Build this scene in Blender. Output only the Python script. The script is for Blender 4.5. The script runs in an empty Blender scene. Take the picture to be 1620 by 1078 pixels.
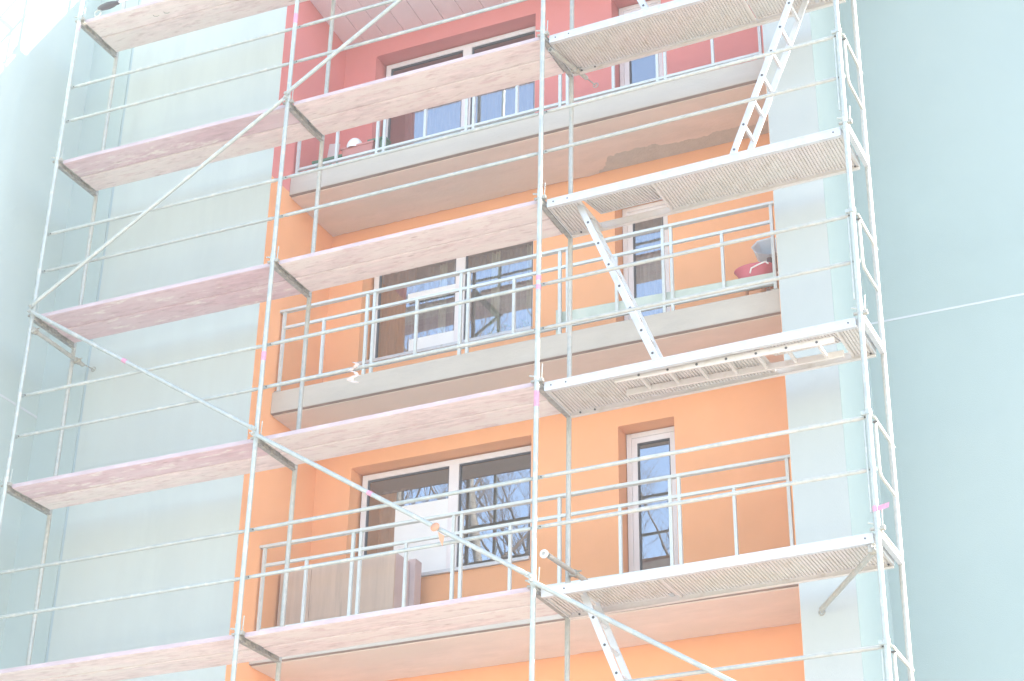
import bpy, math, random
from mathutils import Vector, Matrix
random.seed(7)
S = bpy.context.scene
COL = S.collection
V3 = Vector
# ------------------------------------------------------------------ camera
cam_d = bpy.data.cameras.new('camera'); cam = bpy.data.objects.new('camera', cam_d); COL.objects.link(cam)
_R = ((0.91739173, 0.39797445, -0.00295899), (-0.19684344, 0.4472672, -0.87247046), (-0.34589749, 0.80097964, 0.48865789))
_r, _d, _f = [V3(v) for v in _R]
_m = Matrix((( _r.x, -_d.x, -_f.x, 0), (_r.y, -_d.y, -_f.y, 0), (_r.z, -_d.z, -_f.z, 0), (0, 0, 0, 1)))
CAM = V3((12.44527, -13.87753, -7.56025))
cam.matrix_world = Matrix.Translation(CAM) @ _m
cam_d.sensor_width = 36.0
cam_d.lens = 2909.32 / 1620 * 36
cam_d.shift_x = -101.195 / 1620
cam_d.shift_y = -87.363 / 1620
cam_d.clip_end = 3000
S.camera = cam
# ------------------------------------------------------------------ light
TOSUN = V3((1, .32, .58)).normalized()
w = bpy.data.worlds.new('World'); S.world = w; w.use_nodes = True
nt = w.node_tree; nt.nodes.clear()
sky = nt.nodes.new('ShaderNodeTexSky'); sky.sky_type = 'NISHITA'; sky.sun_disc = False
sky.sun_elevation = math.asin(TOSUN.z); sky.sun_rotation = math.atan2(TOSUN.x, TOSUN.y)
sky.air_density = 1.0; sky.dust_density = .6; sky.ozone_density = 1.0; sky.altitude = 100
bg = nt.nodes.new('ShaderNodeBackground'); bg.inputs['Strength'].default_value = .15
wo = nt.nodes.new('ShaderNodeOutputWorld')
nt.links.new(sky.outputs[0], bg.inputs[0]); nt.links.new(bg.outputs[0], wo.inputs[0])
sd = bpy.data.lights.new('sun', 'SUN'); sd.energy = 3.8; sd.angle = math.radians(.53); sd.color = (1, .95, .87)
so = bpy.data.objects.new('sun', sd); COL.objects.link(so)
so.rotation_euler = TOSUN.to_track_quat('Z', 'Y').to_euler(); so.location = (20, 6, 20)
vs = S.view_settings
vs.view_transform = 'Standard'; vs.look = 'None'; vs.gamma = 1; vs.use_curve_mapping = False
vs.exposure = 2.5
vs.use_white_balance = True; vs.white_balance_temperature = 6850; vs.white_balance_tint = 12
S.cycles.max_bounces = 8; S.cycles.diffuse_bounces = 4; S.cycles.glossy_bounces = 4; S.cycles.transparent_max_bounces = 12
S.cycles.use_denoising = True
S.cycles.sample_clamp_indirect = 8

# ------------------------------------------------------------------ helpers
class MB:
    def __init__(s): s.v = []; s.f = []; s.sm = []
    def add(s, vs_, fs, smooth=False):
        o = len(s.v); s.v += [V3(x) for x in vs_]
        for f in fs: s.f.append([o + i for i in f]); s.sm.append(smooth)
        return s
    def box(s, x0, x1, y0, y1, z0, z1):
        return s.add([(x0,y0,z0),(x1,y0,z0),(x1,y1,z0),(x0,y1,z0),(x0,y0,z1),(x1,y0,z1),(x1,y1,z1),(x0,y1,z1)],
            [(0,3,2,1),(4,5,6,7),(0,1,5,4),(1,2,6,5),(2,3,7,6),(3,0,4,7)])
    def bar(s, p, q, a, b, up=(0,0,1)):
        """rectangular bar p->q, a = width across, b = height along up"""
        p, q = V3(p), V3(q); d = (q - p).normalized(); u = V3(up)
        x = d.cross(u).normalized() * (a / 2); u = x.cross(d).normalized() * (b / 2)
        vs_ = [c + i * x + j * u for c in (p, q) for i, j in ((-1,-1),(1,-1),(1,1),(-1,1))]
        return s.add(vs_, [(0,1,2,3),(7,6,5,4),(0,4,5,1),(1,5,6,2),(2,6,7,3),(3,7,4,0)])
    def tube(s, p, q, r, n=12, r2=None, cap=True, hollow=0):
        p, q = V3(p), V3(q); d = (q - p).normalized(); r2 = r if r2 is None else r2
        u = d.orthogonal().normalized(); x = d.cross(u)
        ring = lambda c, rr: [c + rr * (math.cos(2*math.pi*i/n) * u + math.sin(2*math.pi*i/n) * x) for i in range(n)]
        s.add(ring(p, r) + ring(q, r2), [(i, (i+1) % n, n + (i+1) % n, n + i) for i in range(n)], True)
        if hollow:
            s.add(ring(p, hollow) + ring(q, hollow), [(n + i, n + (i+1) % n, (i+1) % n, i) for i in range(n)], True)
            for c, ra, rb in ((p, r, hollow), (q, r2, hollow)):
                s.add(ring(c, ra) + ring(c, rb), [(i, (i+1) % n, n + (i+1) % n, n + i) for i in range(n)])
        elif cap:
            s.add(ring(p, r), [tuple(range(n))[::-1]]); s.add(ring(q, r2), [tuple(range(n))])
        return s
    def path(s, pts, r, n=10):
        pts = [V3(p) for p in pts]; rings = []; u = None
        for i, p in enumerate(pts):
            d = (pts[min(i+1, len(pts)-1)] - pts[max(i-1, 0)]).normalized()
            if u is None: u = d.orthogonal().normalized()
            u = (u - d * u.dot(d)).normalized(); x = d.cross(u)
            rr = r[i] if isinstance(r, (list, tuple)) else r
            rings.append([p + rr * (math.cos(2*math.pi*k/n) * u + math.sin(2*math.pi*k/n) * x) for k in range(n)])
        fs = []
        for i in range(len(pts) - 1):
            for k in range(n): fs.append((i*n + k, i*n + (k+1) % n, (i+1)*n + (k+1) % n, (i+1)*n + k))
        s.add([v for g in rings for v in g], fs, True)
        s.add(rings[0], [tuple(range(n))[::-1]]); s.add(rings[-1], [tuple(range(n))])
        return s
    def lathe(s, c, prof, n=28, sx=1, sy=1):
        c = V3(c); vs_ = []; fs = []
        for r, z in prof:
            for k in range(n): vs_.append(c + V3((sx*r*math.cos(2*math.pi*k/n), sy*r*math.sin(2*math.pi*k/n), z)))
        for i in range(len(prof) - 1):
            for k in range(n): fs.append((i*n + k, i*n + (k+1) % n, (i+1)*n + (k+1) % n, (i+1)*n + k))
        return s.add(vs_, fs, True)
    def prism(s, poly, d):
        """extrude a planar polygon by vector d"""
        d = V3(d); n = len(poly); P = [V3(p) for p in poly]
        return s.add(P + [p + d for p in P], [tuple(range(n))[::-1], tuple(range(n, 2*n))] + [(i, (i+1) % n, n + (i+1) % n, n + i) for i in range(n)])
    def xform(s, M): s.v = [M @ v for v in s.v]; return s
def tag(o, label=None, cat=None, group=None, kind=None):
    if label: o['label'] = label
    if cat: o['category'] = cat
    if group: o['group'] = group
    if kind: o['kind'] = kind
    return o
def root_of(o):
    while o.parent: o = o.parent
    return o
def part(name, mb, mat, parent=None, bevel=0, label=None):
    base = root_of(parent).location if parent else V3((0,0,0))
    if parent is None and mb.v:
        lo = V3([min(v[i] for v in mb.v) for i in range(3)]); hi = V3([max(v[i] for v in mb.v) for i in range(3)])
        base = V3(((lo.x+hi.x)/2, (lo.y+hi.y)/2, lo.z))
    me = bpy.data.meshes.new(name); me.from_pydata([v - base for v in mb.v], [], mb.f)
    for p, sm in zip(me.polygons, mb.sm): p.use_smooth = sm
    me.materials.append(mat)
    o = bpy.data.objects.new(name, me); COL.objects.link(o)
    if parent: o.parent = parent
    else: o.location = base
    if bevel:
        m = o.modifiers.new('bevel', 'BEVEL'); m.width = bevel; m.segments = 2; m.limit_method = 'ANGLE'
    if label: o['label'] = label
    return o
def inst(name, me, parent, loc, rot=None):
    """another piece sharing a mesh; loc in world space"""
    o = bpy.data.objects.new(name, me); COL.objects.link(o); o.parent = parent
    o.location = V3(loc) - root_of(parent).location
    if rot: o.rotation_euler = rot
    return o
def thing(name, label, cat, loc, group=None):
    o = bpy.data.objects.new(name, None); COL.objects.link(o); o.location = loc; o.empty_display_size = .1
    return tag(o, label, cat, group)

# ------------------------------------------------------------------ materials
def mat(name, col, rough=.6, metal=0, var=.06, scale=6, bump=.0, bscale=60, stretch=(1,1,1), dirt=None, dscale=3, dlo=.55, dhi=.75, spec=.5, rnd=0, second=None, sscale=1.2):
    m = bpy.data.materials.new(name); m.use_nodes = True; t = m.node_tree; N = t.nodes; L = t.links
    b = N['Principled BSDF']; b.inputs['Roughness'].default_value = rough; b.inputs['Metallic'].default_value = metal
    b.inputs['Specular IOR Level'].default_value = spec
    tc = N.new('ShaderNodeTexCoord'); mp = N.new('ShaderNodeMapping'); mp.inputs['Scale'].default_value = stretch
    L.new(tc.outputs['Object'], mp.inputs[0])
    if rnd:
        oi = N.new('ShaderNodeObjectInfo'); mul = N.new('ShaderNodeMath'); mul.operation = 'MULTIPLY'; mul.inputs[1].default_value = 40
        L.new(oi.outputs['Random'], mul.inputs[0]); L.new(mul.outputs[0], mp.inputs['Location'])
    def noise(sc, det=6, r=.6):
        n = N.new('ShaderNodeTexNoise'); n.inputs['Scale'].default_value = sc; n.inputs['Detail'].default_value = det; n.inputs['Roughness'].default_value = r
        L.new(mp.outputs[0], n.inputs['Vector']); return n
    def mix(f, a, c, mode='MIX'):
        x = N.new('ShaderNodeMix'); x.data_type = 'RGBA'; x.blend_type = mode
        for sock, val in ((x.inputs[0], f), (x.inputs[6], a), (x.inputs[7], c)):
            if hasattr(val, 'links'): L.new(val, sock)
            else: sock.default_value = val if isinstance(val, float) else (*val, 1)
        return x.outputs[2]
    n1 = noise(scale)
    lo = tuple(c * (1 - var) for c in col); hi = tuple(min(1, c * (1 + var)) for c in col)
    r = N.new('ShaderNodeMapRange'); r.inputs[1].default_value = .3; r.inputs[2].default_value = .7; L.new(n1.outputs[0], r.inputs[0])
    c = mix(r.outputs[0], lo, hi)
    if second:
        n3 = noise(sscale, 4); r3 = N.new('ShaderNodeMapRange'); r3.inputs[1].default_value = .42; r3.inputs[2].default_value = .62; L.new(n3.outputs[0], r3.inputs[0])
        c = mix(r3.outputs[0], c, second)
    if dirt:
        n2 = noise(dscale, 8, .7); r2 = N.new('ShaderNodeMapRange'); r2.inputs[1].default_value = dlo; r2.inputs[2].default_value = dhi; L.new(n2.outputs[0], r2.inputs[0])
        c = mix(r2.outputs[0], c, dirt)
    if rnd:
        hs = N.new('ShaderNodeHueSaturation'); mr = N.new('ShaderNodeMapRange'); mr.inputs[3].default_value = 1 - rnd; mr.inputs[4].default_value = 1 + rnd
        L.new(oi.outputs['Random'], mr.inputs[0]); L.new(mr.outputs[0], hs.inputs['Value']); L.new(c, hs.inputs['Color']); c = hs.outputs[0]
    L.new(c, b.inputs['Base Color'])
    if bump:
        n4 = noise(bscale, 5); bp = N.new('ShaderNodeBump'); bp.inputs['Strength'].default_value = bump; bp.inputs['Distance'].default_value = .01
        L.new(n4.outputs[0], bp.inputs['Height']); L.new(bp.outputs[0], b.inputs['Normal'])
    return m
M = {}
M['grey'] = mat('pale_grey_render', (.47,.515,.485), .9, var=.022, scale=1.5, bump=.4, bscale=120, stretch=(1.6,1,.25), dirt=(.49,.535,.50), dscale=2.2, dlo=.45, dhi=.6, second=(.485,.52,.485), sscale=.5, spec=.2)
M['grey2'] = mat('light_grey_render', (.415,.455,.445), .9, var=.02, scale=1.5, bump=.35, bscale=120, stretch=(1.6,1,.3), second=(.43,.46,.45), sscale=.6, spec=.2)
M['cyan_bright'] = mat('brightened_cyan_render', (.395,.475,.458), .9, var=.03, scale=1.5, bump=.3, bscale=120, stretch=(1.6,1,.3), second=(.415,.485,.465), sscale=.5, spec=.2)  # lighter copy of cyan; the wing's extra light is put into the colour
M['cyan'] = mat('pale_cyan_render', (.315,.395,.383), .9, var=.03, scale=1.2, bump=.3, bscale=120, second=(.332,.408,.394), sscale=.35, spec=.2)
M['joint'] = mat('white_joint', (.49,.52,.54), .8, var=.03)
M['groove'] = mat('blue_grey_groove', (.37,.455,.475), .9, var=.02)
M['orange'] = mat('orange_render', (.85,.41,.205), .9, var=.035, scale=2, bump=.25, bscale=140, spec=.2)
M['red'] = mat('red_render', (.68,.225,.21), .9, var=.025, scale=2, bump=.25, bscale=140, spec=.2)
M['slab'] = mat('slab_render', (.49,.455,.405), .9, var=.06, scale=3, bump=.4, bscale=50, stretch=(.5,1,2), dirt=(.40,.38,.35), dscale=1.6, dlo=.55, dhi=.8, spec=.2)
M['soffit'] = mat('soffit_coat', (.74,.605,.54), .95, var=.08, scale=4, bump=.5, bscale=30, stretch=(.4,1,1), second=(.69,.60,.53), sscale=1.1, dirt=(.64,.53,.47), dscale=5, dlo=.54, dhi=.8, spec=.2)
M['drip'] = mat('groove_shade_tone', (.27,.21,.185), .95, var=.2, scale=9, stretch=(.5,1,1))  # dark tone puts the shade of the drip groove into the colour
M['concrete'] = mat('raw_concrete', (.53,.49,.445), .95, var=.08, scale=7, bump=.8, bscale=30, spec=.2)
M['ceil'] = mat('ceiling_board', (.80,.69,.70), .8, var=.03, scale=2, rnd=.03)
M['steel'] = mat('galvanised_steel', (.40,.44,.415), .42, .25, var=.10, scale=14, bump=.15, bscale=40, dirt=(.52,.52,.47), dscale=9, dlo=.52, dhi=.64, rnd=.06)
M['steel_worn'] = mat('worn_galvanised_steel', (.40,.42,.39), .5, .2, var=.14, scale=22, bump=.3, bscale=60, dirt=(.47,.45,.40), dscale=14, dlo=.48, dhi=.64, rnd=.08)
M['steel_dark'] = mat('grimy_steel', (.33,.32,.28), .6, .2, var=.25, scale=20, bump=.4, bscale=60, dirt=(.5,.47,.38), dscale=18, dlo=.5, dhi=.62)
M['steel_mid'] = mat('dull_steel', (.30,.30,.28), .6, .2, var=.25, scale=20, bump=.3, bscale=60, dirt=(.45,.43,.36), dscale=12, dlo=.5, dhi=.62)
M['alu'] = mat('aluminium', (.56,.575,.585), .42, .3, var=.07, scale=9, bump=.08, dirt=(.46,.45,.42), dscale=10, dlo=.58, dhi=.72)
M['alu_under'] = mat('weathered_underside_aluminium', (.62,.595,.55), .5, .15, var=.07, scale=7, bump=.1, dirt=(.54,.48,.41), dscale=8, dlo=.55, dhi=.72, second=(.64,.58,.55), sscale=1.5)
M['bolt'] = mat('dark_bolt', (.07,.07,.07), .5, .3)
def wood(name, col, second, dirt, rnd=.05):
    m = mat(name, col, .85, var=.15, scale=11, bump=.5, bscale=26, stretch=(.4,1.6,1.6), second=second, sscale=2.6, dirt=dirt, dscale=7, dlo=.54, dhi=.66, rnd=rnd, spec=.25)
    # knots and scuffs on top of the grain
    t = m.node_tree; N = t.nodes; L = t.links; b = N['Principled BSDF']; src = b.inputs['Base Color'].links[0].from_socket
    mp = [n for n in N if n.type == 'MAPPING'][0]
    v = N.new('ShaderNodeTexVoronoi'); v.inputs['Scale'].default_value = 4.2; L.new(mp.outputs[0], v.inputs['Vector'])
    r = N.new('ShaderNodeMapRange'); r.inputs[1].default_value = .03; r.inputs[2].default_value = .09; r.inputs[3].default_value = .55; r.inputs[4].default_value = 0; L.new(v.outputs['Distance'], r.inputs[0])
    n = N.new('ShaderNodeTexNoise'); n.inputs['Scale'].default_value = 17; n.inputs['Detail'].default_value = 5; L.new(mp.outputs[0], n.inputs['Vector'])
    r2 = N.new('ShaderNodeMapRange'); r2.inputs[1].default_value = .58; r2.inputs[2].default_value = .68; r2.inputs[4].default_value = .24; L.new(n.outputs[0], r2.inputs[0])
    ad = N.new('ShaderNodeMath'); ad.operation = 'MAXIMUM'; L.new(r.outputs[0], ad.inputs[0]); L.new(r2.outputs[0], ad.inputs[1])
    x = N.new('ShaderNodeMix'); x.data_type = 'RGBA'; L.new(ad.outputs[0], x.inputs[0]); L.new(src, x.inputs[6]); x.inputs[7].default_value = (.30,.19,.165,1)
    L.new(x.outputs[2], b.inputs['Base Color']); return m
M['wood_pink'] = wood('pink_stained_plank', (.60,.425,.45), (.65,.51,.525), (.76,.69,.64))
M['wood_pale'] = wood('pale_worn_plank', (.72,.60,.575), (.75,.67,.625), (.64,.49,.475))
M['edge'] = mat('pink_painted_edge', (.50,.40,.425), .7, var=.12, scale=10, stretch=(.3,1,1), dirt=(.60,.54,.56), dscale=10)
M['pvc'] = mat('white_pvc', (.78,.75,.755), .35, var=.02, scale=3)
M['gasket'] = mat('dark_gasket', (.07,.08,.1), .6)
M['railing'] = mat('white_painted_steel', (.54,.60,.60), .4, .0, var=.05, scale=20, dirt=(.44,.47,.44), dscale=14, dlo=.6, dhi=.72)
M['tape'] = mat('pink_tape', (.60,.27,.38), .6, var=.15, scale=40)
M['tag_or'] = mat('orange_tag', (.66,.30,.17), .6)
M['cloth'] = mat('white_cloth', (.6,.52,.48), .9, var=.08, scale=20)
M['terra'] = mat('terracotta_plastic', (.50,.19,.17), .5, var=.06)
M['green'] = mat('dark_green_plastic', (.06,.17,.10), .5, var=.15, scale=20)
M['dark'] = mat('black_plastic', (.035,.035,.045), .45)
M['white'] = mat('white_plastic', (.8,.8,.78), .4)
M['pinkp'] = mat('rose_plastic', (.62,.12,.17), .35, var=.05)
M['bluep'] = mat('pale_blue_plastic', (.60,.70,.78), .35, var=.05)
M['boot'] = mat('dark_rubber', (.10,.05,.06), .6)
M['cab'] = mat('brown_board', (.54,.41,.33), .75, var=.09, scale=7, stretch=(2.5,2.5,.2), bump=.3, bscale=25, second=(.50,.38,.31), sscale=2, dirt=(.40,.31,.25), dscale=4, dlo=.58, dhi=.74)
M['cab_side'] = mat('pinkish_board', (.56,.45,.45), .7, var=.05)
M['toe'] = mat('pale_green_board', (.46,.54,.49), .6, var=.08, scale=6, dirt=(.54,.54,.48), dscale=6)
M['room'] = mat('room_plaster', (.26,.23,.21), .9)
M['curtain_br'] = mat('brown_curtain', (.23,.125,.09), .9, var=.25, scale=12, stretch=(3,3,.3))
M['curtain_pl'] = mat('pale_curtain', (.52,.53,.42), .9, var=.15, scale=12, stretch=(3,3,.3))
M['curtain_gr'] = mat('grey_curtain', (.27,.24,.24), .9, var=.15, scale=12, stretch=(3,3,.3))
M['blind'] = mat('white_blind', (.82,.84,.84), .7, var=.02)
M['leaf'] = mat('house_plant', (.13,.2,.06), .7, var=.3, scale=20)
M['ground'] = mat('pale_paving', (.55,.51,.46), .95, var=.12, scale=.8, second=(.51,.47,.43), sscale=.2)
M['grass'] = mat('dry_grass', (.28,.26,.19), .95, var=.25, scale=3)
M['bark'] = mat('birch_bark', (.20,.185,.165), .9, var=.3, scale=9, stretch=(1,1,3), dirt=(.1,.08,.07), dscale=5, dlo=.55, dhi=.6)
M['twig'] = mat('dark_twigs', (.12,.09,.075), .9)
def glass_mat():
    m = bpy.data.materials.new('window_glass'); m.use_nodes = True; t = m.node_tree; t.nodes.clear(); L = t.links
    o = t.nodes.new('ShaderNodeOutputMaterial'); mx = t.nodes.new('ShaderNodeMixShader')
    tr = t.nodes.new('ShaderNodeBsdfTransparent'); tr.inputs[0].default_value = (.86,.88,.87,1)
    gl = t.nodes.new('ShaderNodeBsdfGlossy'); gl.inputs['Roughness'].default_value = .0; gl.inputs[0].default_value = (.90,.95,1,1)
    fr = t.nodes.new('ShaderNodeFresnel'); fr.inputs[0].default_value = 1.52
    mr = t.nodes.new('ShaderNodeMapRange'); mr.inputs[1].default_value = 0; mr.inputs[2].default_value = .5; mr.inputs[3].default_value = .24; mr.inputs[4].default_value = 1
    # very slight waviness of the panes
    n = t.nodes.new('ShaderNodeTexNoise'); n.inputs['Scale'].default_value = 3.5; n.inputs['Detail'].default_value = 1
    tc = t.nodes.new('ShaderNodeTexCoord'); L.new(tc.outputs['Object'], n.inputs['Vector'])
    b = t.nodes.new('ShaderNodeBump'); b.inputs['Strength'].default_value = .025; b.inputs['Distance'].default_value = .01
    L.new(n.outputs[0], b.inputs['Height']); L.new(b.outputs[0], gl.inputs['Normal'])
    L.new(fr.outputs[0], mr.inputs[0]); L.new(mr.outputs[0], mx.inputs[0]); L.new(tr.outputs[0], mx.inputs[1]); L.new(gl.outputs[0], mx.inputs[2]); L.new(mx.outputs[0], o.inputs[0])
    return m
M['glass'] = glass_mat()

# ------------------------------------------------------------------ ground
GZ = -9.2
g = part('ground', MB().add([(-900,-900,GZ),(900,-900,GZ),(900,900,GZ),(-900,900,GZ)], [(0,1,2,3)]), M['grass']); tag(g, kind='structure')
p_ = part('paving', MB().add([(-30,-15,GZ+.004),(45,-15,GZ+.004),(45,2,GZ+.004),(-30,2,GZ+.004)], [(0,1,2,3)]), M['ground']); tag(p_, kind='structure')

# ------------------------------------------------------------------ the building
W, SL, BK, GL_ = 1.05, 1.435, 2.448, 2.65       # pier front, slab front, loggia back wall, window plane
XL, XR, XE, XW, RC = 2.208, 8.122, 8.642, -.66, 2.274
FH = 2.8
ZT = 7.72
B = thing('apartment_building', 'apartment block with orange and red loggias between pale blue walls behind the scaffolding', 'building', (4, 6, GZ))
def quad_wall(mb, x0, x1, z0, z1, y, holes=(), depth=0):
    xs = sorted({x0, x1, *[h[0] for h in holes], *[h[1] for h in holes]}); zs = sorted({z0, z1, *[h[2] for h in holes], *[h[3] for h in holes]})
    for i in range(len(xs)-1):
        for j in range(len(zs)-1):
            cx, cz = (xs[i]+xs[i+1])/2, (zs[j]+zs[j+1])/2
            if any(h[0] < cx < h[1] and h[2] < cz < h[3] for h in holes): continue
            mb.add([(xs[i],y,zs[j]),(xs[i+1],y,zs[j]),(xs[i+1],y,zs[j+1]),(xs[i],y,zs[j+1])], [(0,1,2,3)])
    for a, b, c, d in holes:
        y2 = y + depth
        mb.add([(a,y,c),(a,y2,c),(a,y2,d),(a,y,d)], [(0,1,2,3)]); mb.add([(b,y,c),(b,y,d),(b,y2,d),(b,y2,c)], [(0,1,2,3)])
        mb.add([(a,y,d),(a,y2,d),(b,y2,d),(b,y,d)], [(0,1,2,3)]); mb.add([(a,y,c),(b,y,c),(b,y2,c),(a,y2,c)], [(0,1,2,3)])
    return mb
# front piers (solid prisms so that they have depth)
part('front_wall', MB().box(-.02, XL-.004, W, BK, GZ, ZT), M['grey'], B, label='pale grey wall left of the loggias')
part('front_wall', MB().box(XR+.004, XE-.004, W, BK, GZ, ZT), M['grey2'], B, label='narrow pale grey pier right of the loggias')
part('front_wall', MB().box(XW, -.06, W, W+1.2, GZ, ZT), M['cyan_bright'], B, label='pale blue strip of wall in the left corner')
part('wall_groove', MB().box(-.06, -.02, W+.012, W+.03, GZ, ZT), M['groove'], B)
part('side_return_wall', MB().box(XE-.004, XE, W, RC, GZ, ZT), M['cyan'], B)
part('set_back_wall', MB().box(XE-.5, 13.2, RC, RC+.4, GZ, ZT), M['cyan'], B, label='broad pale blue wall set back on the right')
part('panel_joint', MB().box(XE, 13.2, RC-.004, RC, 1.11, 1.132), M['joint'], B, label='thin white joint across the right wall')
part('wing_wall', MB().box(-9, XW, -1.5, W+.5, GZ, 11), M['cyan_bright'], B, label='pale blue side wing, sunlit at its top')  # same paint as the right wall, its lighter tone stands for light
part('panel_joint', MB().box(XW, XW+.004, -1.5, W, 1.318, 1.345), M['joint'], B, label='thin white joint across the side wing')
part('roof', MB().box(-.6, 13.1, W+.1, 13, ZT-.9, ZT-.02), M['slab'], B)
part('rear_wall', MB().box(-.6, 13.1, 6.5, 13, GZ, ZT-.9), M['slab'], B)
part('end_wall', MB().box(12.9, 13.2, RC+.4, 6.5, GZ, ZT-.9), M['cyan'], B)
# coloured loggia skins: left side, right side, back wall (red above the top balcony's underside)
ZRED = 3.84
levels = {'A': 2*FH-2*FH+1, 'x': 0}
SB = [1.0 + FH, 1.0, 1.0 - FH, 1.0 - 2*FH]        # slab undersides less 3 cm coat: top, middle, low, below frame
def side_skin(x, s, z0, z1, m):
    return part('loggia_side_wall', MB().box(min(x, x+s*.0035), max(x, x+s*.0035), W+.002, BK, z0, z1), m, B)
side_skin(XL-.0038, 1, -7.4, ZRED, M['orange']); side_skin(XL-.0038, 1, ZRED, 6.9, M['red'])
side_skin(XR+.0038, -1, -7.4, ZRED, M['orange']); side_skin(XR+.0038, -1, ZRED, 6.9, M['red'])
hol = []; WZ = {1: 2.0, 0: 1.97, -1: 2.08, -2: 2.05}
for k, fl in enumerate((1, 0, -1, -2)):
    dz = FH * fl
    extra = .05 if fl == 1 else 0
    hol.append((2.66, 4.87, WZ[fl]+dz, 3.48+dz+extra)); hol.append((5.87, 6.50, 1.36+dz, 3.39+dz+extra))
quad = MB(); quad_wall(quad, XL, XR, -7.4, ZRED, BK, [h for h in hol if h[3] < ZRED], GL_-BK+.06)
part('loggia_back_wall', quad, M['orange'], B)
quad = MB(); quad_wall(quad, XL, XR, ZRED, 6.62, BK, [h for h in hol if h[3] > ZRED], GL_-BK+.06)
part('loggia_back_wall', quad, M['red'], B)

# windows and balcony doors
def folds(mb, x0, x1, y, z0, z1, amp=.03, per=.11):
    n = max(4, int((x1-x0)/per*6)); vs_ = []
    ph = random.random()*6
    for i in range(n+1):
        x = x0 + (x1-x0)*i/n; yy = y + amp*math.sin(x/per*6.28+ph) + amp*.4*math.sin(x/per*2.9+ph*2)
        vs_ += [(x, yy, z0), (x, yy, z1)]
    mb.add(vs_, [(2*i, 2*i+2, 2*i+3, 2*i+1) for i in range(n)], True)
def frame_mb(x0, x1, z0, z1, wd, y0, y1):
    m = MB(); m.box(x0, x0+wd, y0, y1, z0, z1); m.box(x1-wd, x1, y0, y1, z0, z1)
    m.box(x0+wd, x1-wd, y0, y1, z0, z0+wd); m.box(x0+wd, x1-wd, y0, y1, z1-wd, z1); return m
def room(x0, x1, z0, z1, y0, y1, parent):
    m = MB(); P = [(x0,y0,z0),(x1,y0,z0),(x1,y1,z0),(x0,y1,z0),(x0,y0,z1),(x1,y0,z1),(x1,y1,z1),(x0,y1,z1)]
    m.add(P, [(0,1,2,3),(4,7,6,5),(1,5,6,2),(2,6,7,3),(0,3,7,4)])
    return part('room_interior', m, M['room'], parent)
sill_m = M['alu']
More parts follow.
